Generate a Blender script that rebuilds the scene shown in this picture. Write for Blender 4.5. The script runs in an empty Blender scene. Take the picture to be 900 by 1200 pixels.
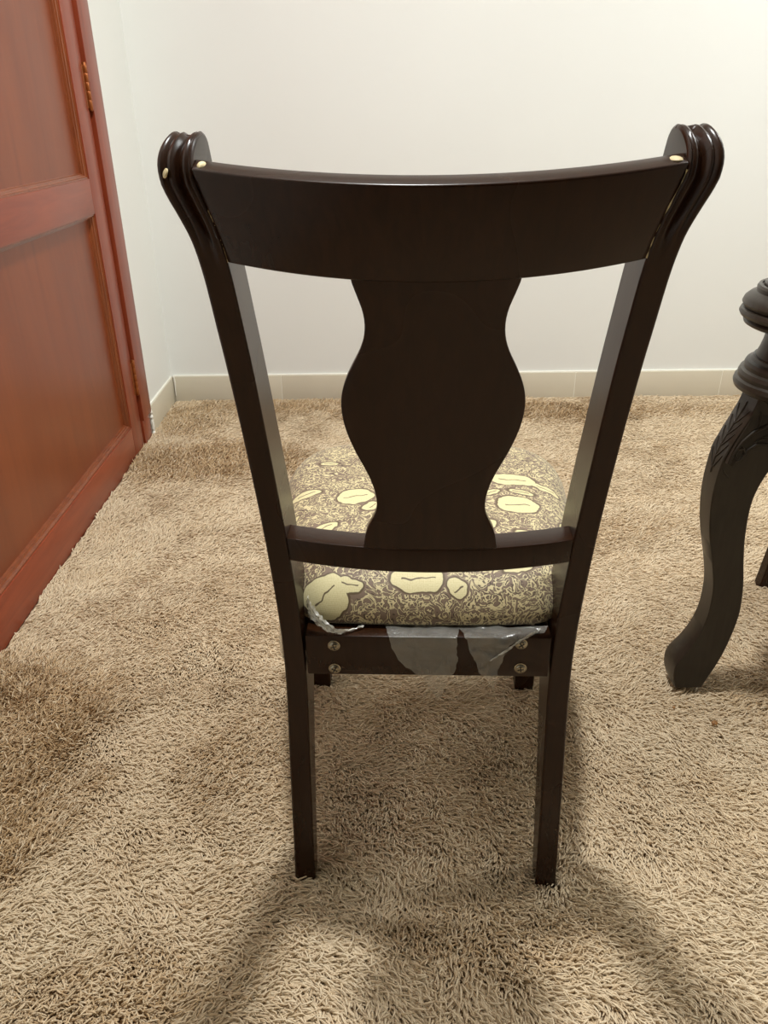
import bpy, bmesh, math, random
import numpy as np
from mathutils import Vector, Matrix

random.seed(7)
rng = np.random.default_rng(11)
C = bpy.context.scene.collection
PI = math.pi

# ------------------------------------------------------------------ camera
def setup_camera():
    th, roll, yaw = 0.4792, -0.00877, 0.00827
    F = Vector((math.sin(yaw) * math.cos(th), math.cos(yaw) * math.cos(th), -math.sin(th)))
    R = Vector((math.cos(yaw), -math.sin(yaw), 0))
    U = R.cross(F)
    c, s = math.cos(roll), math.sin(roll)
    R2, U2 = c * R + s * U, -s * R + c * U
    cd = bpy.data.cameras.new('camera')
    cd.sensor_fit = 'HORIZONTAL'
    cd.sensor_width = 36.0
    cd.lens = 36.0 * 898.65 / 900.0
    cd.clip_start = 0.02
    cam = bpy.data.objects.new('camera', cd)
    C.objects.link(cam)
    m = Matrix((R2, U2, -F)).transposed().to_4x4()
    m.translation = (0, 0, 1.04)
    cam.matrix_world = m
    bpy.context.scene.camera = cam
setup_camera()

# ------------------------------------------------------------------ world, lamps, exposure
sc = bpy.context.scene
w = bpy.data.worlds.new('room_ambient')
sc.world = w
w.use_nodes = True
w.node_tree.nodes['Background'].inputs['Color'].default_value = (1.0, 0.95, 0.88, 1)
w.node_tree.nodes['Background'].inputs['Strength'].default_value = 0.05
sc.view_settings.view_transform = 'Standard'
sc.view_settings.look = 'None'
sc.view_settings.exposure = 0.03
sc.view_settings.gamma = 1.0
sc.view_settings.use_curve_mapping = False

def area_lamp(name, loc, size, power, col, spread=PI):
    l = bpy.data.lights.new(name, 'AREA')
    l.shape = 'DISK'; l.size = size; l.energy = power; l.color = col; l.spread = spread
    o = bpy.data.objects.new(name, l)
    C.objects.link(o); o.location = loc
    return o
area_lamp('ceiling_lamp_centre', (-0.03, 1.20, 2.76), 0.17, 56, (0.955, 0.98, 0.965))
area_lamp('ceiling_lamp_side', (2.0, 1.80, 2.76), 0.70, 44, (0.95, 0.99, 0.985))

# ------------------------------------------------------------------ materials
def nodes_of(m):
    m.use_nodes = True
    nt = m.node_tree
    return nt, nt.nodes, nt.links, nt.nodes['Principled BSDF']

def plain(name, col, rough=0.5, metal=0.0, coat=0.0, spec=0.5):
    m = bpy.data.materials.new(name)
    nt, N, L, B = nodes_of(m)
    B.inputs['Base Color'].default_value = (*col, 1)
    B.inputs['Roughness'].default_value = rough
    B.inputs['Metallic'].default_value = metal
    B.inputs['Coat Weight'].default_value = coat
    B.inputs['Specular IOR Level'].default_value = spec
    return m

def wood(name, c1, c2, rough, scale, stretch, coat=0.0, coat_rough=0.2, bump=0.05, spec=0.5):
    m = bpy.data.materials.new(name)
    nt, N, L, B = nodes_of(m)
    tc = N.new('ShaderNodeTexCoord')
    mp = N.new('ShaderNodeMapping'); mp.inputs['Scale'].default_value = stretch
    n1 = N.new('ShaderNodeTexNoise'); n1.inputs['Scale'].default_value = scale
    n1.inputs['Detail'].default_value = 6; n1.inputs['Roughness'].default_value = 0.6; n1.inputs['Distortion'].default_value = 0.6
    n2 = N.new('ShaderNodeTexNoise'); n2.inputs['Scale'].default_value = 3.0; n2.inputs['Detail'].default_value = 2
    cr = N.new('ShaderNodeValToRGB')
    cr.color_ramp.elements[0].position = 0.32; cr.color_ramp.elements[0].color = (*c1, 1)
    cr.color_ramp.elements[1].position = 0.7; cr.color_ramp.elements[1].color = (*c2, 1)
    mr = N.new('ShaderNodeMapRange'); mr.inputs[3].default_value = rough - 0.06; mr.inputs[4].default_value = rough + 0.1
    bp = N.new('ShaderNodeBump'); bp.inputs['Strength'].default_value = bump; bp.inputs['Distance'].default_value = 0.002
    L.new(tc.outputs['Object'], mp.inputs[0]); L.new(mp.outputs[0], n1.inputs['Vector'])
    L.new(tc.outputs['Object'], n2.inputs['Vector'])
    L.new(n1.outputs['Fac'], cr.inputs[0]); L.new(cr.outputs[0], B.inputs['Base Color'])
    L.new(n2.outputs['Fac'], mr.inputs[0]); L.new(mr.outputs[0], B.inputs['Roughness'])
    L.new(n1.outputs['Fac'], bp.inputs['Height']); L.new(bp.outputs[0], B.inputs['Normal'])
    B.inputs['Coat Weight'].default_value = coat; B.inputs['Coat Roughness'].default_value = coat_rough
    B.inputs['Specular IOR Level'].default_value = spec
    return m

def noisy(name, col, rough, nscale, amount, bump=0.0, bscale=200.0, bdist=0.001):
    m = bpy.data.materials.new(name)
    nt, N, L, B = nodes_of(m)
    tc = N.new('ShaderNodeTexCoord')
    n = N.new('ShaderNodeTexNoise'); n.inputs['Scale'].default_value = nscale; n.inputs['Detail'].default_value = 3
    cr = N.new('ShaderNodeValToRGB')
    cr.color_ramp.elements[0].position = 0.3; cr.color_ramp.elements[0].color = (*[c * (1 - amount) for c in col], 1)
    cr.color_ramp.elements[1].position = 0.7; cr.color_ramp.elements[1].color = (*[min(1, c * (1 + amount)) for c in col], 1)
    L.new(tc.outputs['Object'], n.inputs['Vector']); L.new(n.outputs['Fac'], cr.inputs[0]); L.new(cr.outputs[0], B.inputs['Base Color'])
    B.inputs['Roughness'].default_value = rough
    if bump:
        b = N.new('ShaderNodeTexNoise'); b.inputs['Scale'].default_value = bscale; b.inputs['Detail'].default_value = 2
        bp = N.new('ShaderNodeBump'); bp.inputs['Strength'].default_value = bump; bp.inputs['Distance'].default_value = bdist
        L.new(tc.outputs['Object'], b.inputs['Vector']); L.new(b.outputs['Fac'], bp.inputs['Height']); L.new(bp.outputs[0], B.inputs['Normal'])
    return m

M = {}
M['wall'] = noisy('white_wall_paint', (0.80, 0.80, 0.765), 0.55, 1.3, 0.012, 0.12, 25.0, 0.002)
M['wall_dark'] = noisy('unseen_wall_darkened', (0.10, 0.065, 0.04), 0.6, 1.3, 0.05)
M['ceiling'] = noisy('white_ceiling_paint', (0.82, 0.81, 0.78), 0.8, 2.0, 0.01)
M['skirting'] = noisy('cream_skirting_tile', (0.66, 0.60, 0.48), 0.22, 5.0, 0.03)
M['caulk'] = noisy('white_caulk', (0.86, 0.83, 0.74), 0.5, 30.0, 0.03)
M['backing'] = noisy('carpet_backing', (0.40, 0.28, 0.17), 0.95, 60.0, 0.2)
M['chair'] = wood('espresso_lacquered_wood', (0.017, 0.0056, 0.0017), (0.026, 0.0088, 0.0029), 0.25, 16, (6, 6, 0.7), 0.0, 0.12, 0.03, 0.25)
M['seam'] = noisy('cream_wood_filler', (0.62, 0.50, 0.28), 0.6, 60, 0.2)
M['pedestal'] = wood('grey_brown_carved_wood', (0.019, 0.0135, 0.009), (0.031, 0.0235, 0.0165), 0.33, 18, (5, 5, 0.8), 0.0, 0.2, 0.06, 0.32)
M['door'] = wood('red_mahogany_varnish', (0.190, 0.028, 0.009), (0.290, 0.050, 0.016), 0.33, 9, (3, 3, 0.35), 0.1, 0.2, 0.05)
M['doorrail'] = wood('red_mahogany_rail', (0.195, 0.030, 0.010), (0.300, 0.054, 0.018), 0.33, 9, (3, 0.35, 3), 0.1, 0.2, 0.05)
M['doorpanel'] = wood('brown_mahogany_panel', (0.165, 0.033, 0.007), (0.225, 0.048, 0.011), 0.33, 6, (2, 2, 0.3), 0.1, 0.2, 0.03)
M['moulding'] = wood('orange_brown_moulding', (0.15, 0.032, 0.008), (0.24, 0.058, 0.014), 0.3, 14, (3, 3, 0.4), 0.4, 0.2, 0.1)
M['hinge'] = plain('painted_brass', (0.30, 0.085, 0.02), 0.3, 0.6)
M['steel'] = plain('zinc_screw', (0.30, 0.27, 0.21), 0.25, 1.0)
M['slot_shade'] = plain('painted_recess_shade', (0.02, 0.018, 0.015), 0.6)
M['crumb'] = noisy('brown_crumb', (0.28, 0.13, 0.04), 0.7, 300, 0.4)
M['underside'] = plain('black_underside_cloth', (0.012, 0.010, 0.009), 0.9)

def film_material(name, alpha, col):
    m = bpy.data.materials.new(name)
    nt, N, L, B = nodes_of(m)
    tr = N.new('ShaderNodeBsdfTransparent')
    mix = N.new('ShaderNodeMixShader')
    n = N.new('ShaderNodeTexNoise'); n.inputs['Scale'].default_value = 70; n.inputs['Detail'].default_value = 4; n.inputs['Distortion'].default_value = 1.5
    tc = N.new('ShaderNodeTexCoord')
    mr = N.new('ShaderNodeMapRange'); mr.inputs[3].default_value = alpha - 0.10; mr.inputs[4].default_value = alpha + 0.14
    bp = N.new('ShaderNodeBump'); bp.inputs['Strength'].default_value = 0.6; bp.inputs['Distance'].default_value = 0.003
    L.new(tc.outputs['Object'], n.inputs['Vector']); L.new(n.outputs['Fac'], mr.inputs[0])
    L.new(n.outputs['Fac'], bp.inputs['Height']); L.new(bp.outputs[0], B.inputs['Normal'])
    B.inputs['Base Color'].default_value = (*col, 1); B.inputs['Roughness'].default_value = 0.15
    out = N['Material Output']
    B.inputs['Specular IOR Level'].default_value = 0.3
    gl = N.new('ShaderNodeBsdfGlossy'); gl.inputs['Roughness'].default_value = 0.12
    L.new(bp.outputs[0], gl.inputs['Normal'])
    fr = N.new('ShaderNodeFresnel'); fr.inputs['IOR'].default_value = 1.7; L.new(bp.outputs[0], fr.inputs['Normal'])
    m2 = N.new('ShaderNodeMixShader')
    L.new(mr.outputs[0], mix.inputs[0]); L.new(tr.outputs[0], mix.inputs[1]); L.new(B.outputs[0], mix.inputs[2])
    L.new(fr.outputs[0], m2.inputs[0]); L.new(mix.outputs[0], m2.inputs[1]); L.new(gl.outputs[0], m2.inputs[2])
    L.new(m2.outputs[0], out.inputs[0])
    return m
M['film'] = film_material('thin_clear_plastic', 0.20, (0.55, 0.53, 0.48))
M['film_white'] = film_material('crumpled_plastic', 0.72, (0.78, 0.75, 0.66))
M['film_yellow'] = film_material('yellowed_plastic', 0.62, (0.66, 0.56, 0.34))

def fabric_material():
    m = bpy.data.materials.new('floral_jacquard')
    nt, N, L, B = nodes_of(m)
    uvn = N.new('ShaderNodeUVMap'); uvn.uv_map = 'UVMap'
    def math_(op, a, b=None, c=None, clamp=False):
        n = N.new('ShaderNodeMath'); n.operation = op; n.use_clamp = clamp
        for i, v in enumerate((a, b, c)):
            if v is None: continue
            if isinstance(v, (int, float)): n.inputs[i].default_value = v
            else: L.new(v, n.inputs[i])
        return n.outputs[0]
    # small wobble so that printed edges are not perfect ellipses
    wn = N.new('ShaderNodeTexNoise'); wn.inputs['Scale'].default_value = 38; wn.inputs['Detail'].default_value = 2
    L.new(uvn.outputs[0], wn.inputs['Vector'])
    sub = N.new('ShaderNodeVectorMath'); sub.operation = 'SUBTRACT'; sub.inputs[1].default_value = (0.5, 0.5, 0.5)
    L.new(wn.outputs['Color'], sub.inputs[0])
    scl = N.new('ShaderNodeVectorMath'); scl.operation = 'SCALE'; scl.inputs['Scale'].default_value = 0.017
    L.new(sub.outputs[0], scl.inputs[0])
    add = N.new('ShaderNodeVectorMath'); add.operation = 'ADD'
    L.new(uvn.outputs[0], add.inputs[0]); L.new(scl.outputs[0], add.inputs[1])
    fl = [  # cx, cy (metres on the seat), a, b, turn
        (-0.112, 1.085, .030, .024, 0.1), (-0.083, 1.052, .018, .012, 0.8), (-0.193, 1.105, .026, .011, 0.15), (-0.165, 1.215, .018, .007, -0.1),
        (-0.092, 1.235, .020, .016, 0.2), (0.143, 1.150, .038, .022, -0.12), (0.141, 1.060, .034, .027, 0.0), (0.194, 1.128, .026, .010, -0.55),
        (0.106, 1.098, .014, .009, 0.5), (0.152, 1.104, .021, .007, -0.25), (0.115, 1.250, .024, .007, 0.0), (0.02, 1.10, .04, .03, 0.3),
        (-0.02, 1.22, .034, .022, 0.2), (0.0, 0.97, .036, .026, -0.3), (-0.15, 0.985, .022, .012, 0.6), (0.15, 0.965, .024, .012, -0.5), (0.09, 0.99, .018, .010, 1.0),
        (-0.142, 0.838, .034, .030, 0.4), (-0.104, 0.850, .017, .011, -0.3), (-0.012, 0.862, .036, .022, 0.0), (0.040, 0.848, .012, .016, 0.4), (-0.068, 0.768, .022, .010, 0.1),
        (0.12, 0.885, .022, .012, 0.3), (-0.06, 0.915, .02, .012, 0.9), (0.06, 0.92, .024, .014, 0.0), (-0.21, 1.03, .018, .010, 0.9), (0.22, 1.03, .018, .010, 0.4)]
    dmin = None; vein = None
    for cx, cy, a, b, t in fl:
        mp = N.new('ShaderNodeMapping'); mp.vector_type = 'TEXTURE'
        mp.inputs['Location'].default_value = (cx, cy, 0); mp.inputs['Rotation'].default_value = (0, 0, t); mp.inputs['Scale'].default_value = (a, b, 1)
        L.new(add.outputs[0], mp.inputs[0])
        ln = N.new('ShaderNodeVectorMath'); ln.operation = 'LENGTH'; L.new(mp.outputs[0], ln.inputs[0])
        d = math_('MULTIPLY', math_('SUBTRACT', ln.outputs['Value'], 1.0), min(a, b))
        dmin = d if dmin is None else math_('MINIMUM', dmin, d)
        sx = N.new('ShaderNodeSeparateXYZ'); L.new(mp.outputs[0], sx.inputs[0])
        bend = math_('MULTIPLY', math_('SINE', math_('MULTIPLY', sx.outputs[0], 3.0)), 0.10)
        vy = math_('MULTIPLY', math_('ABSOLUTE', math_('SUBTRACT', sx.outputs[1], bend)), b)
        vx = math_('MULTIPLY', math_('MAXIMUM', math_('SUBTRACT', math_('ABSOLUTE', sx.outputs[0]), 0.6), 0.0), 0.2)
        v = math_('ADD', vy, vx)
        vein = v if vein is None else math_('MINIMUM', vein, v)
    # scribble ground
    n1 = N.new('ShaderNodeTexNoise'); n1.inputs['Scale'].default_value = 62; n1.inputs['Detail'].default_value = 1.0; n1.inputs['Distortion'].default_value = 2.6
    L.new(uvn.outputs[0], n1.inputs['Vector'])
    cr = N.new('ShaderNodeValToRGB')
    e = cr.color_ramp.elements
    brown, dark, cream = (0.180, 0.118, 0.078, 1), (0.070, 0.042, 0.022, 1), (0.60, 0.50, 0.28, 1)
    e[0].position = 0.0; e[0].color = brown
    e[1].position = 0.405; e[1].color = brown
    for p, c in ((.422, dark), (.446, dark), (.464, cream), (.553, cream), (.573, dark), (.594, dark), (.614, brown)):
        q = e.new(p); q.color = c
    L.new(n1.outputs['Fac'], cr.inputs[0])
    # fill with woven dots
    wv = N.new('ShaderNodeTexVoronoi'); wv.inputs['Scale'].default_value = 420; wv.inputs['Randomness'].default_value = 0.25
    L.new(uvn.outputs[0], wv.inputs['Vector'])
    fr = N.new('ShaderNodeValToRGB'); fr.color_ramp.elements[0].color = (0.68, 0.60, 0.34, 1); fr.color_ramp.elements[1].color = (0.54, 0.45, 0.22, 1)
    fr.color_ramp.elements[0].position = 0.3; fr.color_ramp.elements[1].position = 0.75
    L.new(wv.outputs['Distance'], fr.inputs[0])
    def mix(f, a, b):
        n = N.new('ShaderNodeMix'); n.data_type = 'RGBA'
        L.new(f, n.inputs[0])
        for i, v in ((6, a), (7, b)):
            if isinstance(v, tuple): n.inputs[i].default_value = v
            else: L.new(v, n.inputs[i])
        return n.outputs[2]
    def step(v, lo, hi):   # 1 below lo, 0 above hi
        n = N.new('ShaderNodeMapRange'); n.inputs[1].default_value = lo; n.inputs[2].default_value = hi; n.inputs[3].default_value = 1; n.inputs[4].default_value = 0
        L.new(v, n.inputs[0]); return n.outputs[0]
    inside = step(dmin, -0.0003, 0.0003)
    halo = step(dmin, 0.0026, 0.0034)
    line = step(math_('ABSOLUTE', math_('SUBTRACT', dmin, 0.0006)), 0.0007, 0.0013)
    veinm = math_('MULTIPLY', step(vein, 0.0007, 0.0014), inside)
    col = mix(halo, cr.outputs[0], brown)
    col = mix(inside, col, fr.outputs[0])
    col = mix(math_('MAXIMUM', line, veinm), col, (0.10, 0.062, 0.026, 1))
    L.new(col, B.inputs['Base Color'])
    B.inputs['Roughness'].default_value = 0.62; B.inputs['Sheen Weight'].default_value = 0.15
    bw = N.new('ShaderNodeTexNoise'); bw.inputs['Scale'].default_value = 600
    L.new(uvn.outputs[0], bw.inputs['Vector'])
    bp = N.new('ShaderNodeBump'); bp.inputs['Strength'].default_value = 0.2; bp.inputs['Distance'].default_value = 0.0008
    L.new(bw.outputs['Fac'], bp.inputs['Height']); L.new(bp.outputs[0], B.inputs['Normal'])
    return m
M['fabric'] = fabric_material()

def pile_material():
    m = bpy.data.materials.new('beige_yarn')
    nt, N, L, B = nodes_of(m)
    at = N.new('ShaderNodeAttribute'); at.attribute_name = 'tone'
    cr = N.new('ShaderNodeValToRGB')
    cr.color_ramp.elements[0].color = (0.50, 0.345, 0.190, 1); cr.color_ramp.elements[1].color = (0.72, 0.595, 0.425, 1)
    L.new(at.outputs['Fac'], cr.inputs[0]); L.new(cr.outputs[0], B.inputs['Base Color'])
    B.inputs['Roughness'].default_value = 0.6; B.inputs['Specular IOR Level'].default_value = 0.25
    return m
M['pile'] = pile_material()

# ------------------------------------------------------------------ mesh helpers
def finish(name, bm, mat, parent=None, smooth=True, angle=35, mats=None):
    bmesh.ops.recalc_face_normals(bm, faces=bm.faces[:])
    me = bpy.data.meshes.new(name)
    bm.to_mesh(me); bm.free()
    if smooth:
        me.polygons.foreach_set('use_smooth', [True] * len(me.polygons))
        me.set_sharp_from_angle(angle=math.radians(angle))
    for x in (mats or [mat]): me.materials.append(x)
    o = bpy.data.objects.new(name, me)
    C.objects.link(o)
    if parent is not None: o.parent = parent
    return o

def box(bm, x0, x1, y0, y1, z0, z1, bev=0.0, seg=2):
    r = bmesh.ops.create_cube(bm, size=1.0)
    vs = r['verts']
    for v in vs:
        v.co = Vector((x0 + (v.co.x + .5) * (x1 - x0), y0 + (v.co.y + .5) * (y1 - y0), z0 + (v.co.z + .5) * (z1 - z0)))
    if bev:
        es = list({e for v in vs for e in v.link_edges})
        bmesh.ops.bevel(bm, geom=es, offset=bev, segments=seg, profile=0.6, affect='EDGES', clamp_overlap=True)
    return bm

def boxobj(name, ext, mat, parent=None, bev=0.0):
    bm = bmesh.new(); box(bm, *ext, bev=bev)
    return finish(name, bm, mat, parent, smooth=bev > 0)

def loft(bm, rings, closed=True, cap=True):
    """rings: list of lists of coordinates, same length."""
    V = [[bm.verts.new(p) for p in r] for r in rings]
    n = len(V[0])
    for a, b in zip(V[:-1], V[1:]):
        for i in range(n if closed else n - 1):
            j = (i + 1) % n
            try: bm.faces.new((a[i], a[j], b[j], b[i]))
            except ValueError: pass
    if cap and closed:
        bm.faces.new(V[0][::-1]); bm.faces.new(V[-1])
    return V

def lathe(bm, prof, n=48, cx=0, cy=0):
    rings = [[(cx + r * math.cos(2 * PI * i / n), cy + r * math.sin(2 * PI * i / n), z) for i in range(n)] for r, z in prof]
    return loft(bm, rings)

def tube(bm, pts, rad, n=8):
    P = [Vector(p) for p in pts]
    R = rad if isinstance(rad, (list, tuple)) else [rad] * len(P)
    rings = []
    for i, p in enumerate(P):
        t = (P[min(i + 1, len(P) - 1)] - P[max(i - 1, 0)]).normalized()
        a = t.orthogonal().normalized() if i == 0 else (a - t * a.dot(t)).normalized()
        b = t.cross(a)
        rings.append([tuple(p + R[i] * (math.cos(2 * PI * k / n) * a + math.sin(2 * PI * k / n) * b)) for k in range(n)])
    return loft(bm, rings)

def empty(name, loc, rz=0.0, ry=0.0):
    o = bpy.data.objects.new(name, None)
    C.objects.link(o); o.location = loc; o.rotation_euler = (0, ry, rz); o.empty_display_size = 0.1
    return o

def tag(o, label=None, cat=None, group=None, kind=None):
    if label: o['label'] = label
    if cat: o['category'] = cat
    if group: o['group'] = group
    if kind: o['kind'] = kind
    return o

def interp(z, xs, ys): return float(np.interp(z, xs, ys))

def cspline(xs, ys):
    xs = np.array(xs, float); ys = np.array(ys, float)
    d = np.zeros(len(xs)); s = np.diff(ys) / np.diff(xs)
    d[1:-1] = np.where(s[:-1] * s[1:] > 0, (s[:-1] + s[1:]) / 2, (s[:-1] + s[1:]) / 2); d[0] = s[0]; d[-1] = s[-1]
    def f(z):
        z = float(z); i = int(np.clip(np.searchsorted(xs, z) - 1, 0, len(xs) - 2))
        h = xs[i + 1] - xs[i]; t = (z - xs[i]) / h
        if t < 0: return float(ys[0] + d[0] * (z - xs[0]))
        if t > 1: return float(ys[-1] + d[-1] * (z - xs[-1]))
        return float((2*t**3 - 3*t*t + 1) * ys[i] + (t**3 - 2*t*t + t) * h * d[i] + (-2*t**3 + 3*t*t) * ys[i+1] + (t**3 - t*t) * h * d[i+1])
    return f

# ------------------------------------------------------------------ room shell
XL, XR, YF, YB, ZF, ZC = -0.835, 2.60, -3.40, 3.033, -0.012, 2.80
def struct(name, ext, mat, parent=None):
    o = boxobj(name, ext, mat, parent)
    o['kind'] = 'structure'
    return o
struct('floor', (XL - .1, XR + .1, YF - .1, YB + .1, ZF - .1, ZF), M['backing'])
struct('ceiling', (XL - .1, XR + .1, YF - .1, YB + .1, ZC, ZC + .1), M['ceiling'])
struct('wall_back', (XL - .1, XR + .1, YB, YB + .1, ZF, ZC), M['wall'])
struct('wall_right', (XR, XR + .1, YF, YB, ZF, ZC), M['wall'])
struct('wall_front', (XL - .1, XR + .1, YF - .1, YF, ZF, ZC), M['wall_dark'])  # unseen wall, given a dark colour to keep reflections in the chair dim
DY0, DY1, DH = 1.05, 2.575, 2.12      # door opening
wl = empty('wall_left', (0, 0, 0)); wl['kind'] = 'structure'
for e in ((XL - .1, XL, DY1 + .01, YB, ZF, ZC), (XL - .1, XL, YF, DY0 - .01, ZF, ZC), (XL - .1, XL, DY0 - .01, DY1 + .01, DH + .01, ZC)):
    boxobj('wall_section', e, M['wall'], wl)
boxobj('wall_section', (XL - .30, XL - .1, DY0 - .2, DY1 + .2, ZF, DH + .2), M['wall'], wl)

def skirting_back():
    t = empty('baseboard_back', (0, 0, 0)); t['kind'] = 'structure'
    xs = [XL + .008, -0.388, 0.212, 0.812, 1.412, 2.012, XR]
    for a, b in zip(xs[:-1], xs[1:]):
        boxobj('tile', (a + .0008, b - .0008, YB - .011, YB, ZF, .0985), M['skirting'], t, bev=.0012)
    bm = bmesh.new()
    box(bm, XL + .008, XR, YB - .0085, YB + .001, .0975, .1035, bev=.002)
    finish('caulk_bead', bm, M['caulk'], t)
    bm = bmesh.new()
    for x in xs[1:-1]: box(bm, x - .0012, x + .0012, YB - .0105, YB, ZF, .098)
    finish('grout', bm, M['caulk'], t, smooth=False)['kind'] = 'stuff'
    bm = bmesh.new()       # smear of white filler in the corner
    tube(bm, [(XL + .012, YB - .013, .102), (XL + .014, YB - .0125, .075), (XL + .013, YB - .013, .05), (XL + .012, YB - .0125, .02)], [.004, .0035, .0025, .0015], 6)
    finish('corner_caulk', bm, M['caulk'], t)
skirting_back()
def skirting_left():
    t = empty('baseboard_left', (0, 0, 0)); t['kind'] = 'structure'
    boxobj('tile', (XL, XL + .008, 2.672, YB - .0005, ZF, .0985), M['skirting'], t, bev=.0012)
    bm = bmesh.new(); box(bm, XL - .001, XL + .006, 2.672, YB - .01, .0975, .1035, bev=.002)
    finish('caulk_bead', bm, M['caulk'], t)
    bm = bmesh.new()       # ragged plaster edge where the tile meets the door casing
    pts = [(XL + .009, 2.666 + random.uniform(-.004, .004), z) for z in np.linspace(ZF, .088, 12)]
    tube(bm, pts, [random.uniform(.004, .007) for _ in pts], 6)
    finish('plaster_edge', bm, M['caulk'], t)
skirting_left()

# ------------------------------------------------------------------ door in the left wall
def make_door():
    t = empty('door_1', (0, 0, 0)); t['kind'] = 'structure'
    XF = XL + .004          # face of the leaf
    XFR = XL + .012         # face of the casing
    cs = [('door_casing', (XL - .06, XFR, DY1 - .012, 2.664, .082, DH + .09)), ('door_casing', (XL - .06, XFR, DY0 - .09, DY0 - .003, ZF, DH + .09)),
          ('door_casing', (XL - .06, XFR, DY0 - .003, DY1 - .012, DH + .003, DH + .09))]
    for n, e in cs: boxobj(n, e, M['door'], t, bev=.003)
    boxobj('door_jamb', (XL - .06, XFR - .006, DY1 - .012, 2.650, ZF, .083), M['door'], t, bev=.002)
    # rebate behind the gap
    boxobj('door_stop', (XL - .08, XL - .03, DY1 - .03, DY1 - .011, ZF, DH), M['moulding'], t)
    ys = DY1 - .030         # leaf edge on the hinge side
    def m(name, e, mat, bev=.002): return boxobj(name, e, mat, t, bev)
    m('stile', (XF - .04, XF, 2.444, ys, -.008, DH), M['door'])
    m('stile', (XF - .04, XF, DY0 + .002, DY0 + .105, -.008, DH), M['door'])
    y0, y1 = DY0 + .105, 2.444
    m('rail', (XF - .04, XF, y0, y1, -.008, .104), M['doorrail'])
    m('rail', (XF - .04, XF, y0, y1, .782, .878), M['doorrail'])
    m('rail', (XF - .04, XF, y0, y1, 1.99, DH), M['doorrail'])
    for z0, z1 in ((.104, .782), (.878, 1.99)):
        m('panel', (XF - .030, XF - .021, y0, y1, z0, z1), M['doorpanel'], 0)
        # stepped moulding round the panel, mitred: swept as a closed frame
        prof = [(XF - .0035, .000), (XF - .0035, .0045), (XF - .007, .006), (XF - .0085, .0085), (XF - .0125, .0095), (XF - .0135, .0125), (XF - .0205, .0145), (XF - .0215, .017), (XF - .030, .017), (XF - .030, .0)]
        bm = bmesh.new()
        rings = []
        for cy, cz, sy, sz in ((y0, z0, 1, 1), (y1, z0, -1, 1), (y1, z1, -1, -1), (y0, z1, 1, -1)):
            rings.append([(px, cy + sy * d, cz + sz * d) for px, d in prof])
        V = [[bm.verts.new(p) for p in r] for r in rings]
        k = len(prof)
        for a in range(4):
            A, Bv = V[a], V[(a + 1) % 4]
            for i in range(k):
                j = (i + 1) % k
                bm.faces.new((A[i], A[j], Bv[j], Bv[i]))
        finish('panel_moulding', bm, M['moulding'], t, smooth=True, angle=25)
    for z0 in (1.058, .186):
        bm = bmesh.new()
        zc = [z0 + .115 * i / 5 for i in range(6)]
        yh = ys + .008
        for i in range(5):
            lathe(bm, [(.0066, zc[i] + .0002), (.0070, zc[i] + .0008), (.0070, zc[i + 1] - .0008), (.0066, zc[i + 1] - .0002)], 14, XF + .003, yh)
        lathe(bm, [(.0065, zc[-1]), (.0055, zc[-1] + .004), (.002, zc[-1] + .006)], 14, XF + .003, yh)
        lathe(bm, [(.002, z0 - .006), (.0055, z0 - .004), (.0065, z0)], 14, XF + .003, yh)
        box(bm, XF - .004, XF + .0012, yh - .022, yh - .006, z0 + .002, z0 + .113, bev=.0008)
        finish('hinge', bm, M['hinge'], t)
make_door()

# ------------------------------------------------------------------ dining chair (local: x right, y forward, pivot y = 0.8 in the measured frame)
YPIV = 0.8
yb_f = cspline([-.02, .04, .10, .16, .22, .28, .34, .40, .46, .52, .58, .64, .70, .76, .82, .88, .94, 1.0],
               [.7759, .7819, .7879, .794, .8001, .8056, .8101, .8129, .8136, .8123, .8091, .804, .7965, .786, .7725, .756, .7374, .7183])
wc_f = cspline([-.02, .2, .4, .55, .7, .85, .92, .945, .97, .99, 1.01, 1.035], [.168, .1655, .1633, .1720, .1828, .1915, .1962, .2000, .2070, .2125, .2135, .210])
wo_f = cspline([-.02, .2, .4, .55, .7, .85, .915, .94, .96, .98, 1.0, 1.012, 1.022, 1.035], [.1987, .1952, .1920, .1995, .2098, .2192, .2232, .2272, .2338, .2412, .2452, .2450, .2420, .2350])
td_f = cspline([-.02, .15, .3, .4, .6, .90, .95, .985, 1.0], [.033, .050, .068, .0755, .074, .067, .071, .083, .086])
def y_(v): return v - YPIV

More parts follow.
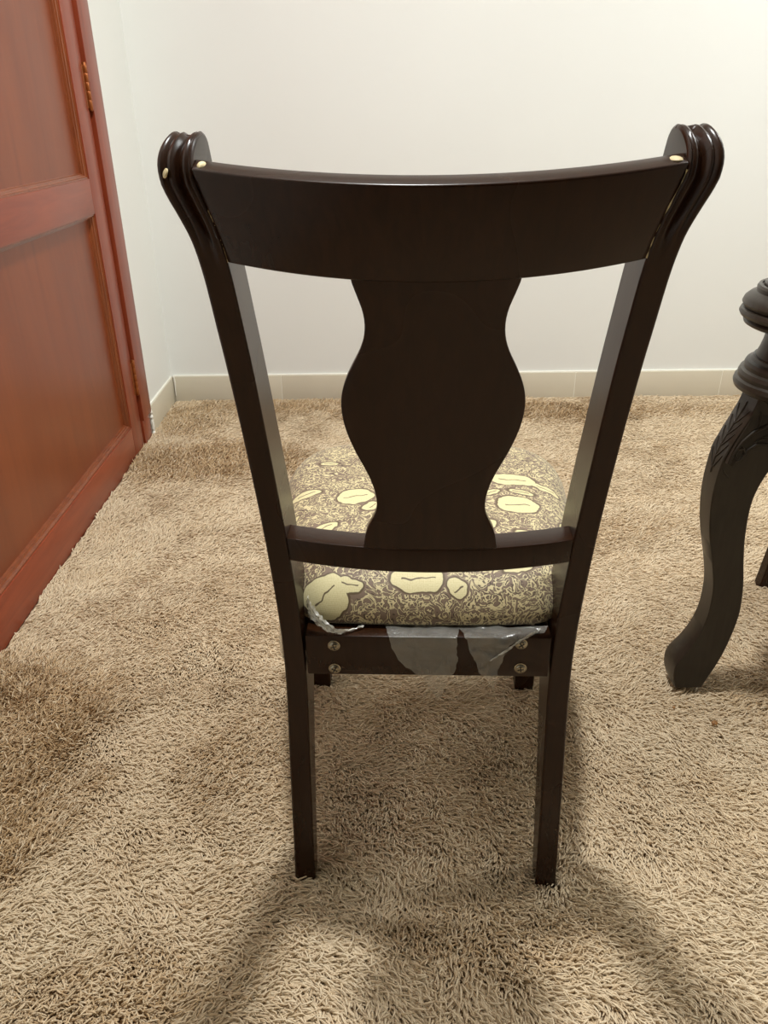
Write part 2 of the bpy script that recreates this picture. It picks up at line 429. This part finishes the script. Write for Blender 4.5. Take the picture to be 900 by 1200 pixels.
def rear_post(side, parent):
    us = [0, .03, .08, .14, .2, .26, .32, .38, .44, .5, .56, .62, .68, .74, .8, .86, .92, .97, 1.0]
    def flute(u):
        g = lambda c, s: math.exp(-((u - c) / s) ** 2)
        return -.0066 * g(.43, .12) - .0016 * g(.15, .04) - .0024 * g(.74, .06)
    def ends(u): return -.0026 * (max(0, (.08 - u) / .08) ** 2 + max(0, (u - .92) / .08) ** 2)
    rings = []
    zt = .987
    zl = list(np.linspace(-.007, .88, 30)) + list(np.linspace(.895, zt, 14))
    for z in zl:
        f = min(1, max(0, (z - .905) / .06)); f = f * f * (3 - 2 * f)
        a, b = wc_f(z), wo_f(z)
        y0 = yb_f(z); y1 = y0 + td_f(z)
        back = [(side * (a + (b - a) * u), y_(y0 - f * flute(u) - ends(u)), z) for u in us]
        front = [(side * (a + (b - a) * u), y_(y1 + ends(u)), z) for u in reversed(us)]
        e = .0035
        rings.append(back + [(side * b, y_(y0 + e), z), (side * b, y_(y1 - e), z)] + front + [(side * a, y_(y1 - e), z), (side * a, y_(y0 + e), z)])
    y0 = yb_f(zt); r = td_f(zt) / 2; yc = y0 + r
    for ang in np.linspace(8, 88, 11):
        A = math.radians(ang)
        zz = zt + r * math.sin(A)
        a, b = wc_f(zz), wo_f(zz)
        back, front = [], []
        for u in us:
            rr = r + flute(u) + ends(u) * 1.2
            back.append((side * (a + (b - a) * u), y_(yc - rr * math.cos(A)), zt + rr * math.sin(A)))
            rf = r + flute(u) * (ang / 90) ** 2 + ends(u) * 1.2
            front.append((side * (a + (b - a) * u), y_(yc + rf * math.cos(A)), zt + rf * math.sin(A)))
        e = .0035; ce = math.cos(A) * (r - e); se = zt + math.sin(A) * (r - e)
        rings.append(back + [(side * b, y_(yc - ce), se), (side * b, y_(yc + ce), se)] + front[::-1] + [(side * a, y_(yc + ce), se), (side * a, y_(yc - ce), se)])
    bm = bmesh.new()
    loft(bm, rings)
    return finish('rear_post', bm, M['chair'], parent, angle=42)

def sheet_solid(bm, back_fn, front_fn, na, nq, bev=None):
    """closed solid from two facing grids back_fn(a,q), front_fn(a,q); a in [-1,1], q in [0,1]"""
    As = np.linspace(-1, 1, na)
    rings = []
    for a in As:
        qs = np.linspace(0, 1, nq)
        b = [Vector(back_fn(a, q)) for q in qs]; f = [Vector(front_fn(a, q)) for q in qs]
        loop = b + f[::-1]
        rings.append([tuple(p) for p in loop])
    return loft(bm, rings)

def rounded(bm, angle, off, seg=3):
    bmesh.ops.recalc_face_normals(bm, faces=bm.faces[:])
    es = [e for e in bm.edges if len(e.link_faces) == 2 and e.calc_face_angle(0) > math.radians(angle)]
    bmesh.ops.bevel(bm, geom=es, offset=off, segments=seg, profile=.5, affect='EDGES', clamp_overlap=True)

LEAN = math.radians(17)
def top_rail(parent):
    bw, th = .043, .024
    def back(a, q):
        z = .9165 + q * .0835
        s = bw * (1 - a * a)
        return (a * (wc_f(z) + .001), y_(yb_f(z) + .003 - s * math.cos(LEAN)), z - s * math.sin(LEAN))
    def front(a, q):
        x, y, z = back(a, q)
        return (x, y + th * math.cos(LEAN), z + th * math.sin(LEAN))
    bm = bmesh.new(); sheet_solid(bm, back, front, 41, 2); rounded(bm, 50, .0022)
    return finish('top_rail', bm, M['chair'], parent, angle=40)

def cross_rail(parent):
    bw, th = .027, .036
    def back(a, q):
        z = .549 + q * .032
        return (a * (wc_f(z) + .0005), y_(yb_f(.565) + .001 - bw * (1 - a * a)), z)
    def front(a, q):
        x, y, z = back(a, q); return (x, y + th, z)
    bm = bmesh.new(); sheet_solid(bm, back, front, 33, 2); rounded(bm, 50, .0014)
    return finish('cross_rail', bm, M['chair'], parent, angle=40)

SPL = [(.579, .0782), (.59, .0764), (.605, .0735), (.62, .0668), (.635, .0614), (.65, .0609), (.665, .0635), (.68, .0683), (.695, .0748), (.71, .0816), (.725, .0873), (.74, .0918), (.755, .0944), (.77, .0950), (.785, .0930), (.8, .0882), (.815, .0812), (.83, .0736), (.845, .0682), (.86, .0662), (.875, .0678), (.89, .0725), (.905, .0770), (.925, .079)]
spl_f = cspline([p[0] for p in SPL], [p[1] for p in SPL])
def splat(parent):
    bow = lambda z, x: float(np.interp(z, [.55, .95], [.0265, .040])) * (1 - (x / .19) ** 2)
    rings = []
    us = np.linspace(-1, 1, 13)
    for z in np.linspace(.580, .925, 60):
        wv = spl_f(z)
        b = [(u * (wv + .0012) + .0006, y_(yb_f(z) + .0025 - bow(z, u * wv)), z) for u in us]
        f = [(x, y + .016, zz) for x, y, zz in b]
        rings.append(b + f[::-1])
    bm = bmesh.new(); loft(bm, rings); rounded(bm, 60, .0015, 2)
    return finish('splat', bm, M['chair'], parent, angle=40)

def seat_rail(name, p0, p1, th, z0, z1, parent):
    """straight rail whose outer face runs p0 -> p1 (local xy), th to the left of the direction"""
    d = Vector((p1[0] - p0[0], p1[1] - p0[1], 0)).normalized(); n = Vector((-d.y, d.x, 0)) * th
    bm = bmesh.new()
    a, b = Vector((*p0, 0)), Vector((*p1, 0))
    rings = [[(p.x, p.y, z0), (p.x + n.x, p.y + n.y, z0), (p.x + n.x, p.y + n.y, z1), (p.x, p.y, z1)] for p in (a, b)]
    loft(bm, rings); rounded(bm, 50, .0015, 2)
    return finish(name, bm, M['chair'], parent, angle=40)

SEAT_OUT = [(.835, .163), (.86, .178), (.90, .193), (.95, .206), (1.0, .217), (1.05, .227), (1.10, .235), (1.15, .2405), (1.20, .2435), (1.25, .243), (1.285, .236), (1.315, .221), (1.34, .195), (1.355, .163), (1.365, .115), (1.3705, .06), (1.372, 0.0)]
def cushion(parent):
    # closed outline, resampled evenly, then rolled edge; UV = unrolled metres on the seat
    pts = [(x, y) for y, x in SEAT_OUT] + [(-x, y) for y, x in reversed(SEAT_OUT[:-1])]
    # rear edge between the two rear corners
    P = np.array(pts + [(-.163 + .326 * i / 8, .835 - .006 * math.sin(PI * i / 8)) for i in range(1, 8)])
    P = np.vstack([P, P[:1]])
    seg = np.r_[0, np.cumsum(np.hypot(*np.diff(P, axis=0).T))]
    n = 144
    t = np.linspace(0, seg[-1], n + 1)[:-1]
    out = np.stack([np.interp(t, seg, P[:, 0]), np.interp(t, seg, P[:, 1])], 1)
    for _ in range(5): out = .5 * out + .25 * (np.roll(out, 1, 0) + np.roll(out, -1, 0))
    cen = np.array([0, 1.09])
    ZB = .4338
    # profile: (inset from outline m, height) running from inside top to bottom
    prof = [(None, .0)] 
    edge = [(.060, .0655), (.045, .0625), (.032, .0575), (.021, .0505), (.012, .0415), (.005, .031), (.0015, .021), (.0, .0135), (.001, .006), (.006, .001), (.02, .0)]
    bm = bmesh.new(); uvl = bm.loops.layers.uv.new('UVMap')
    rings, uvs = [], []
    inner = [.08, .2, .35, .5, .65, .8, .92]
    d = out - cen; L = np.hypot(d[:, 0], d[:, 1]); dirs = d / L[:, None]
    def ring(rad, h, arc):
        p = cen + dirs * rad[:, None]
        puff = .0012 * np.sin(17 * p[:, 0] + 3) * np.cos(15 * p[:, 1])
        rings.append([(p[i, 0], y_(p[i, 1]), ZB + h[i] + (puff[i] if h[i] > .03 else 0)) for i in range(n)])
        uvs.append(cen + dirs * arc[:, None])
    base = L - edge[0][0]
    for f in inner:
        ring(base * f, .0655 + .0075 * (1 - f * f) * np.ones(n), base * f)
    arc = base.copy(); prev = (edge[0][0], edge[0][1])
    for ins, h in edge:
        arc = arc + math.hypot(prev[0] - ins, prev[1] - h); prev = (ins, h)
        ring(L - ins, h * np.ones(n), arc)
    V = loft(bm, rings, cap=True)
    lut = {}
    for r, u in zip(V, uvs):
        for v, q in zip(r, u): lut[v] = (float(q[0]), float(q[1]))
    for f in bm.faces:
        for l in f.loops: l[uvl].uv = lut[l.vert]
    return finish('seat_cushion', bm, M['fabric'], parent, angle=70)

def film_piece(parent, left, right, name='plastic_film', mat='film', wob=.0016, seed=1, ycut=.0105):
    """torn sheet hanging over the rear rail: left/right edges as (s, x); s runs down the back face, negative on top of the rail"""
    rr = random.Random(seed)
    s0, s1 = left[0][0], left[-1][0]
    rows, cols = 26, 10
    bm = bmesh.new(); G = []
    for i in range(rows):
        s = s0 + (s1 - s0) * i / (rows - 1)
        a = interp(s, [p[0] for p in left], [p[1] for p in left]); b = interp(s, [p[0] for p in right], [p[1] for p in right])
        if 2 < i < rows - 1: a += rr.uniform(-.0012, .0012); b += rr.uniform(-.0012, .0012)
        row = []
        for j in range(cols):
            x = a + (b - a) * j / (cols - 1)
            lift = .0016 + wob * (.6 + .5 * math.sin(x * 210 + s * 160 + seed) + .5 * math.sin(x * 90 - s * 240 + 2 * seed))
            if s < -.003: y, z = .8095 + (-s), .4345 + lift
            elif s < .004: y, z = .8085 - lift * .7, .4345 + lift * .7 - max(0, s)
            else:
                y, z = .8085 - lift, .4345 - s
                if s > .067: y += (s - .067) * .12
            row.append(bm.verts.new((x, y_(y), z)))
        G.append(row)
    for i in range(rows - 1):
        for j in range(cols - 1):
            bm.faces.new((G[i][j], G[i][j + 1], G[i + 1][j + 1], G[i + 1][j]))
    return finish(name, bm, M[mat], parent, angle=60)

def ribbon(parent, path, widths, side, mat, name='plastic_film', seed=0, wob=.0015, cols=7):
    rr = random.Random(seed)
    bm = bmesh.new(); G = []
    P = np.array(path); k = len(P); T = np.linspace(0, k - 1, 28)
    side = Vector(side).normalized()
    for t in T:
        c = Vector([float(np.interp(t, range(k), P[:, q])) for q in range(3)])
        wd = interp(t, range(k), widths)
        row = []
        for j in range(cols):
            u = j / (cols - 1) - .5
            w_ = Vector((rr.uniform(-1, 1), rr.uniform(-1, 1), rr.uniform(-1, 1))) * wob
            fold = (.25 * wd if j % 2 else 0)
            row.append(bm.verts.new(c + side * u * wd + Vector((0, -fold, fold * .4)) + w_))
        G.append(row)
    for a, b in zip(G[:-1], G[1:]):
        for j in range(cols - 1): bm.faces.new((a[j], a[j + 1], b[j + 1], b[j]))
    for f in bm.faces: f.smooth = True
    return finish(name, bm, M[mat], parent, angle=50)

def make_screw(x, z, parent, rot):
    bm = bmesh.new()
    n = 18
    prof = [(.0082, 0), (.0082, .0010), (.0066, .0014), (.0064, .0026), (.0050, .0038), (.0026, .0044)]
    lathe(bm, prof, n)
    for f in bm.faces: f.material_index = 0
    before = set(bm.faces)
    box(bm, -.0042, .0042, -.0008, .0008, .0035, .0047); box(bm, -.0008, .0008, -.0042, .0042, .0035, .0047)  # raised near-black bars stand in for shade inside a cross recess
    for f in bm.faces:
        if f not in before: f.material_index = 1
    bmesh.ops.rotate(bm, verts=bm.verts[:], cent=(0, 0, 0), matrix=Matrix.Rotation(rot, 3, 'Z'))
    bmesh.ops.rotate(bm, verts=bm.verts[:], cent=(0, 0, 0), matrix=Matrix.Rotation(PI / 2, 3, 'X'))
    bmesh.ops.translate(bm, verts=bm.verts[:], vec=(x, y_(.8105), z))
    return finish('screw', bm, None, parent, mats=[M['steel'], M['slot_shade']], angle=30)

def make_chair(extras=True):
    t = empty('dining_chair', (0, 0, 0))
    for s in (-1, 1): rear_post(s, t)
    tr = top_rail(t); cross_rail(t); splat(t)
    rr = seat_rail('rear_rail', (-.1605, y_(.8105)), (.1605, y_(.8105)), .03, .371, .4345, t)
    seat_rail('side_rail', (.168, y_(.86)), (.214, y_(1.235)), .022, .371, .4345, t)
    seat_rail('side_rail', (-.214, y_(1.235)), (-.168, y_(.86)), .022, .371, .4345, t)
    seat_rail('front_rail', (.2, y_(1.278)), (-.2, y_(1.278)), .022, .371, .4345, t)
    for s in (-1, 1):
        bm = bmesh.new()
        rings = []
        for z, h in ((-.007, .0185), (.01, .019), (.20, .0215), (.36, .0235), (.4345, .0235)):
            cx, cy = s * (.2065 + (.001 if z > .3 else 0)), y_(1.243 + .012 * min(1, max(0, z / .36)))
            rings.append([(cx - h, cy - h, z), (cx + h, cy - h, z), (cx + h, cy + h, z), (cx - h, cy + h, z)])
        loft(bm, rings); rounded(bm, 50, .004, 3)
        finish('front_leg', bm, M['chair'], t, angle=40)
    cushion(t)
    if extras:
        for i, (x, z) in enumerate(((-.1232, .4205), (-.1237, .3825), (.1217, .4265), (.1232, .3868))): make_screw(x, z - .001, rr, (.3, 1.1, .6, .1)[i])
        film_piece(t, [(-.022, -.056), (0, -.0506), (.02, -.045), (.0375, -.0365), (.055, -.018), (.066, -.005), (.085, .005), (.108, .0150)],
                   [(-.022, .043), (0, .0380), (.012, .0385), (.03, .0395), (.055, .0373), (.066, .027), (.085, .0235), (.108, .0158)], seed=1)['label'] = 'wide torn flap of clear plastic film'
        film_piece(t, [(-.022, .040), (0, .0491), (.02, .056), (.036, .0627), (.052, .068), (.066, .0785), (.084, .0885)],
                   [(-.022, .1585), (-.008, .152), (0, .125), (.008, .106), (.027, .1005), (.05, .0935), (.066, .0935), (.084, .0905)], seed=4, wob=.0024)['label'] = 'narrow torn flap of clear plastic film'
        f1 = ribbon(t, [(.146, y_(.823), .4385), (.128, y_(.809), .4375), (.112, y_(.8045), .4275), (.095, y_(.803), .4135), (.082, y_(.803), .4035)], [.006, .007, .006, .005, .003], (.4, 0, 1), 'film_white', seed=5, wob=.0008)
        f1['label'] = 'white crease of twisted plastic film'
        f2 = ribbon(t, [(-.1565, y_(.828), .483), (-.1555, y_(.826), .470), (-.150, y_(.824), .458), (-.140, y_(.820), .449), (-.128, y_(.815), .4425), (-.118, y_(.813), .4395), (-.103, y_(.818), .4385), (-.085, y_(.828), .438)],
                    [.006, .014, .018, .015, .012, .008, .004, .002], (.35, 0, 1), 'film_white', seed=9, wob=.0016)
        f2['label'] = 'crumpled white plastic film'
        f3 = ribbon(t, [(-.262, y_(1.25), .36), (-.264, y_(1.252), .25), (-.266, y_(1.25), .14), (-.273, y_(1.248), .07), (-.272, y_(1.25), .025)], [.02, .03, .042, .036, .016], (1, .1, 0), 'film_yellow', seed=3, wob=.001)
        f3['label'] = 'yellowed loose plastic film'
        # filler at the joints and a plug
        bm = bmesh.new()
        for v in bmesh.ops.create_icosphere(bm, subdivisions=2, radius=1)['verts']: v.co = Vector((v.co.x * .0045, v.co.y * .011, v.co.z * .0045)) + Vector((-.2065, y_(.733), 1.001))
        finish('wood_filler', bm, M['seam'], t)
        bm = bmesh.new()
        for v in bmesh.ops.create_icosphere(bm, subdivisions=2, radius=1)['verts']: v.co = Vector((v.co.x * .0065, v.co.y * .012, v.co.z * .0032)) + Vector((.205, y_(.733), 1.0015))
        finish('wood_filler', bm, M['seam'], t)
        bm = bmesh.new()
        lathe(bm, [(.0042, 0), (.0042, .0012), (.003, .0018)], 14)
        bmesh.ops.rotate(bm, verts=bm.verts[:], cent=(0, 0, 0), matrix=Matrix.Rotation(math.radians(68), 3, 'X') )
        bmesh.ops.rotate(bm, verts=bm.verts[:], cent=(0, 0, 0), matrix=Matrix.Rotation(math.radians(-55), 3, 'Z') )
        bmesh.ops.translate(bm, verts=bm.verts[:], vec=(-.2365, y_(.7222), .9965))
        finish('wood_plug', bm, M['seam'], t)['label'] = 'round cream plug'
        for s, z0, z1, seed in ((1, .918, .994, 2), (-1, .917, .965, 6)):
            q = random.Random(seed)
            bm = bmesh.new(); pts = [(s * (wc_f(z) + .0002), y_(yb_f(z) + .0022), z) for z in np.linspace(z0, z1, 26)]
            tube(bm, pts, [max(.0001, q.uniform(-.0004, .0011) if s > 0 else q.uniform(-.0007, .0007)) for _ in pts], 6)
            finish('glue_seam', bm, M['seam'], t)['label'] = 'pale dried glue line in the joint'
    return t

chair = make_chair()
tag(chair, 'dark brown lacquered dining chair with floral seat standing alone in the middle, back towards us', 'chair', 'dining chairs')
chair.location = (0.0645, YPIV, 0); chair.rotation_euler = (0, -0.0065, -0.0485)

def copy_tree(o, parent=None, skip=()):
    c = o.copy(); C.objects.link(c)
    if parent is not None: c.parent = parent
    for ch in list(o.children):
        if ch.name.split('.')[0] in skip: continue
        copy_tree(ch, c, skip)
    return c
chair2 = copy_tree(chair, None, ('plastic_film', 'wood_filler', 'wood_plug', 'glue_seam', 'screw'))
chair2['label'] = 'dark wooden chair behind the carved pedestal, almost wholly hidden, only one leg tip showing'
chair2.location = (0.956, 1.407, 0); chair2.rotation_euler = (0, 0, -PI / 2)

# ------------------------------------------------------------------ carved pedestal table at the right edge
def make_pedestal():
    AX, AY = .712, 1.225
    t = empty('carved_pedestal', (AX, AY, 0))
    tag(t, 'grey-brown carved wooden pedestal with stacked round mouldings and curved legs at the right edge', 'pedestal')
    bm = bmesh.new()
    lathe(bm, [(0.02, 0.729), (0.106, 0.729), (0.1115, 0.732), (0.113, 0.736), (0.11, 0.74), (0.1115, 0.742), (0.119, 0.744), (0.1215, 0.749), (0.1195, 0.754), (0.1145, 0.7565), (0.117, 0.759), (0.1195, 0.764), (0.117, 0.771), (0.11, 0.7775), (0.102, 0.781), (0.101, 0.782), (0.1015, 0.7885), (0.0995, 0.792), (0.0945, 0.7925), (0.094, 0.7905), (0.092, 0.7905), (0.0915, 0.796), (0.089, 0.7975), (0.02, 0.7975)], 72)
    finish('cap_moulding', bm, M['pedestal'], t, angle=28)
    bm = bmesh.new()
    lathe(bm, [(.083, .672), (.082, .680), (.0785, .690), (.0755, .703), (.074, .716), (.0745, .726), (.077, .737)], 56)
    finish('column', bm, M['pedestal'], t)
    bm = bmesh.new()
    lathe(bm, [(0.03, 0.621), (0.099, 0.621), (0.107, 0.626), (0.1095, 0.633), (0.108, 0.64), (0.1035, 0.6425), (0.1035, 0.644), (0.1045, 0.649), (0.102, 0.655), (0.0965, 0.6575), (0.0965, 0.659), (0.097, 0.664), (0.0945, 0.669), (0.089, 0.6715), (0.0875, 0.6735), (0.085, 0.676), (0.085, 0.678), (0.03, 0.678)], 72)
    finish('base_moulding', bm, M['pedestal'], t, angle=28)
    bm = bmesh.new()
    lathe(bm, [(.02, .485), (.035, .49), (.045, .51), (.05, .54), (.06, .58), (.075, .61), (.085, .624)], 40)
    finish('hub', bm, M['pedestal'], t)
    Lft = [(-.010, .118), (.012, .121), (.03, .127), (.05, .1295), (.068, .1285), (.082, .122), (.10, .111), (.125, .099), (.15, .0905), (.18, .085), (.21, .084), (.25, .087), (.30, .0985), (.352, .113), (.40, .122), (.44, .1255), (.48, .1245), (.51, .121), (.54, .112), (.57, .100), (.60, .0885), (.628, .083)]
    Rgt = [(-.010, .072), (.03, .062), (.06, .051), (.10, .0375), (.15, .0275), (.19, .0245), (.22, .0262), (.25, .030), (.30, .040), (.343, .0475), (.39, .052), (.43, .052), (.46, .046), (.49, .035), (.52, .018), (.55, .004), (.628, .0)]
    lf = cspline(*zip(*Lft)); rf = cspline(*zip(*Rgt))
    bm = bmesh.new(); rings = []
    hw_f = cspline([-.011, .05, .12, .2, .35, .48, .56, .628], [.027, .030, .0255, .024, .025, .027, .029, .030])
    for z in np.linspace(.013, .628, 64):
        a, b, h = -lf(z), -rf(z), hw_f(z)
        c = .0022
        # outer (front) face slightly crowned, side faces flat and hollowed a touch
        rings.append([(a + c * .6, -h, z), (a, -h + c, z), (a - .0008, 0, z), (a, h - c, z), (a + c * .6, h, z), ((a + b) / 2, h, z), (b - c, h, z), (b, h - c, z), (b, -h + c, z), (b - c, -h, z), ((a + b) / 2, -h, z)])
    loft(bm, rings)
    leg = finish('cabriole_leg', bm, M['pedestal'], t, angle=28)
    # carved knee: raised field and leaf scrolls on both flanks and the front
    bm = bmesh.new()
    for s in (-1, 1):
        zz = np.linspace(.505, .618, 15)
        outer = [(-lf(z) + .004, z) for z in zz]
        lower = [(-.045, .533), (-.075, .535), (-.095, .522), (-.108, .500)]
        poly = outer + [(-.012, .618), (-.012, .536)] + lower
        rings = []
        for off, k in ((.022, 1.0), (.0340, 1.0), (.0360, .965)):
            cx = sum(p[0] for p in poly) / len(poly); cz = sum(p[1] for p in poly) / len(poly)
            rings.append([(cx + (p[0] - cx) * k, s * (off - (.075 * (p[1] - .505) if off > .03 else 0)), cz + (p[1] - cz) * k) for p in poly])
        loft(bm, rings)
    kn = finish('carved_knee', bm, M['pedestal'], leg, angle=40)
    bm = bmesh.new()
    def scroll(pts, r0, s, off=.0355):
        P = np.array(pts); k = len(P); T = np.linspace(0, k - 1, 4 * k)
        q = [(float(np.interp(t, range(k), P[:, 0])), s * (off + .001 - .075 * max(0, float(np.interp(t, range(k), P[:, 1])) - .505)), float(np.interp(t, range(k), P[:, 1]))) for t in T]
        tube(bm, q, [r0 * (.35 + .65 * math.sin(PI * (i + .6) / (len(q) + .2))) for i in range(len(q))], 7)
    for s in (-1, 1):
        scroll([(-.113, .505), (-.109, .525), (-.098, .545), (-.082, .562), (-.062, .572), (-.045, .590), (-.040, .612)], .0032, s)
        scroll([(-.098, .512), (-.088, .530), (-.072, .541), (-.052, .541), (-.034, .536), (-.018, .538)], .0030, s)
        scroll([(-.104, .510), (-.096, .514), (-.090, .524), (-.094, .533), (-.103, .532), (-.106, .522), (-.101, .514)], .0026, s)
        scroll([(-.040, .612), (-.030, .590), (-.034, .568), (-.050, .556), (-.066, .553)], .0028, s)
        scroll([(-.030, .612), (-.022, .596), (-.020, .578), (-.012, .560)], .0024, s)
        scroll([(-.060, .565), (-.050, .566), (-.043, .572), (-.040, .582)], .0022, s)
        scroll([(-.080, .540), (-.070, .549), (-.058, .551)], .0022, s)
        scroll([(-.077, .600), (-.074, .585), (-.076, .570)], .0016, s)
        scroll([(-.118, .492), (-.112, .482), (-.104, .474)], .0016, s, .0268)
    for sg in (-1, 1):     # leaf veins on the front of the knee
        for z0 in (.485, .505, .525, .545, .565):
            q = [(-lf(z0 + .030 * t) - .0006, sg * .021 * t ** .8, z0 + .030 * t) for t in np.linspace(0.05, 1, 7)]
            tube(bm, q, [.0020 * (1 - .6 * i / 6) for i in range(7)], 6)
    tube(bm, [(-lf(z) - .0004, 0, z) for z in np.linspace(.475, .605, 12)], .0024, 6)
    cv = finish('leaf_scrolls', bm, M['pedestal'], leg, angle=60)
    cv['kind'] = 'stuff'
    for turn in (PI + .14, PI - 1.05):
        c = leg.copy(); C.objects.link(c); c.parent = t; c.rotation_euler = (0, 0, turn); c.location = (.062, -.012, 0)
        for ch in (kn, cv):
            d = ch.copy(); C.objects.link(d); d.parent = c
make_pedestal()

# ------------------------------------------------------------------ crumbs on the carpet
def crumb(x, y, r, label, seed):
    q = random.Random(seed)
    bm = bmesh.new()
    bmesh.ops.create_icosphere(bm, subdivisions=2, radius=r)
    for v in bm.verts: v.co *= q.uniform(.65, 1.15); v.co.z *= .6
    o = finish('crumb', bm, M['crumb'])
    o.location = (x, y, .003)
    tag(o, label, 'crumb', 'crumbs on the carpet')
crumb(.636, 1.106, .0062, 'larger brown crumb on the carpet in front of the carved pedestal foot', 1)
crumb(.574, 1.150, .0036, 'tiny brown crumb on the carpet just below the toe of the pedestal foot', 2)

# ------------------------------------------------------------------ shag carpet pile
def vnoise(x, y, scale, seed):
    r = np.random.default_rng(seed).random((64, 64))
    gx, gy = x * scale + 100, y * scale + 100
    ix, iy = np.floor(gx).astype(int), np.floor(gy).astype(int)
    fx, fy = gx - ix, gy - iy
    fx = fx * fx * (3 - 2 * fx); fy = fy * fy * (3 - 2 * fy)
    g = lambda a, b: r[a % 64, b % 64]
    return (g(ix, iy) * (1 - fx) + g(ix + 1, iy) * fx) * (1 - fy) + (g(ix, iy + 1) * (1 - fx) + g(ix + 1, iy + 1) * fx) * fy

def blob(x, y, cx, cy, rx, ry, soft=.5):
    d = np.hypot((x - cx) / rx, (y - cy) / ry)
    d = d + .55 * (vnoise(x, y, 9, 5) - .5) + .3 * (vnoise(x, y, 22, 6) - .5)
    return np.clip((1 + soft / 2 - d) / soft, 0, 1)

def make_carpet():
    def lay(x0, x1, y0, y1, pitch):
        nx, ny = int((x1 - x0) / pitch), int((y1 - y0) / pitch)
        X, Y = np.meshgrid(np.arange(nx), np.arange(ny))
        X = x0 + (X + .5 + rng.uniform(-.48, .48, X.shape)) * pitch
        Y = y0 + (Y + .5 + rng.uniform(-.48, .48, Y.shape)) * pitch
        return np.stack([X.ravel(), Y.ravel()], 1)
    xa = XL + .004
    P = np.vstack([lay(xa, 1.35, .15, 1.75, .0036), lay(xa, 2.0, 1.75, YB - .012, .0050), lay(1.35, XR, .15, 1.75, .009), lay(2.0, XR, 1.75, YB - .01, .009), lay(xa, XR, YF, .15, .010)])
    nb = len(P)
    P = np.vstack([P, lay(xa, 1.35, .15, 1.75, .0095), lay(xa, 2.0, 1.75, YB - .012, .013)])
    x, y = P[:, 0], P[:, 1]
    n = len(x)
    top = np.arange(n) >= nb          # loose yarns lying over the rest
    # brushed-up patches where the pile stands ; its shade is also put into the yarn colour
    up = np.maximum.reduce([blob(x, y, -.80, 1.0, .29, .37, .4), blob(x, y, -.62, 2.40, .34, .17) * .95, blob(x, y, -.70, 2.80, .16, .22, .8) * .75, blob(x, y, -.30, 2.93, .6, .08, .8) * .7,
                            blob(x, y, .62, 2.85, .7, .10, .8) * .75, blob(x, y, -.30, 1.02, .10, .10, .9) * .45, blob(x, y, .16, .70, .16, .06, .8) * .4, blob(x, y, .85, 1.18, .16, .12, .8) * .5,
                            blob(x, y, .55, .97, .06, .04, 1) * .4, blob(x, y, -.38, .62, .14, .05, 1) * .5, blob(x, y, .55, 1.9, .4, .10, 1) * .3])
    up = np.clip(up + .25 * (vnoise(x, y, 5, 21) - .55), 0, 1)
    ang = -.5 + 1.5 * (vnoise(x, y, 2.2, 31) - .5) + 1.4 * (vnoise(x, y, 7.5, 32) - .5) + 1.5 * (vnoise(x, y, 24, 33) - .5) + rng.normal(0, .33, n)
    ang = ang + np.where(x < 0, 1.0 * np.clip(-x * 1.2, 0, 1), 0) + up * rng.normal(0, 1.2, n)
    lean = np.clip(1.32 - .55 * up + .30 * (vnoise(x, y, 30, 41) - .5) + .35 * (vnoise(x, y, 9, 42) - .5) + rng.normal(0, .13, n), .15, 1.42)
    lean = np.where(top, np.clip(lean + .08 + rng.normal(0, .08, n), .5, 1.5), lean)
    ang = ang + np.where(top, rng.normal(0, .30, n), 0)
    length = .0165 + .006 * rng.random(n) + .003 * top
    far = np.clip((y - 1.75) / .3, 0, 1)
    K = 5
    pos = np.zeros((n, K, 3), np.float32)
    cur = np.stack([x, y, np.where(top, ZF + .0035 + .002 * rng.random(n), ZF)], 1)
    pos[:, 0] = cur
    curl = rng.normal(0, 1, n) * np.where(top, .7, .55)
    for k in range(1, K):
        f = k / (K - 1)
        l = lean * (.35 + .85 * f)
        a = ang + curl * (f - .3)
        step = length / (K - 1)
        cur = cur + np.stack([np.sin(l) * np.cos(a), np.sin(l) * np.sin(a), np.cos(l)], 1) * step[:, None]
        pos[:, k] = cur
    # keep the tips inside the room and out of the legs
    pos[:, :, 0] = np.maximum(pos[:, :, 0], XL + .006); pos[:, :, 1] = np.minimum(pos[:, :, 1], YB - .0125)
    hc = bpy.data.hair_curves.new('carpet_pile')
    hc.add_curves([K] * n)
    hc.attributes['position'].data.foreach_set('vector', pos.ravel())
    rad = np.tile(np.array([.0014, .0015, .00145, .0012, .0005], np.float32), (n, 1)) * (1 + .25 * far[:, None]) * np.where(top, .85, 1.0)[:, None] * np.where((y < .15) | (x > 2.0), 2.0, 1.0)[:, None]
    ra = hc.attributes.get('radius') or hc.attributes.new('radius', 'FLOAT', 'POINT')
    ra.data.foreach_set('value', rad.astype(np.float32).ravel())
    ta = hc.attributes.new('tone', 'FLOAT', 'CURVE')
    tone = np.clip(.72 - .62 * up + rng.normal(0, 1, n) * (.14 + .2 * up) + .25 * (vnoise(x, y, 12, 51) - .5), 0, 1)  # standing pile coloured browner to imitate its shading
    ta.data.foreach_set('value', tone.astype(np.float32))
    hc.materials.append(M['pile'])
    o = bpy.data.objects.new('carpet_pile', hc)
    C.objects.link(o)
    tag(o, 'beige shag carpet pile covering the whole floor, with brushed patches whose shade is put into the yarn colour', 'carpet', kind='stuff')
    print('strands', n)
make_carpet()
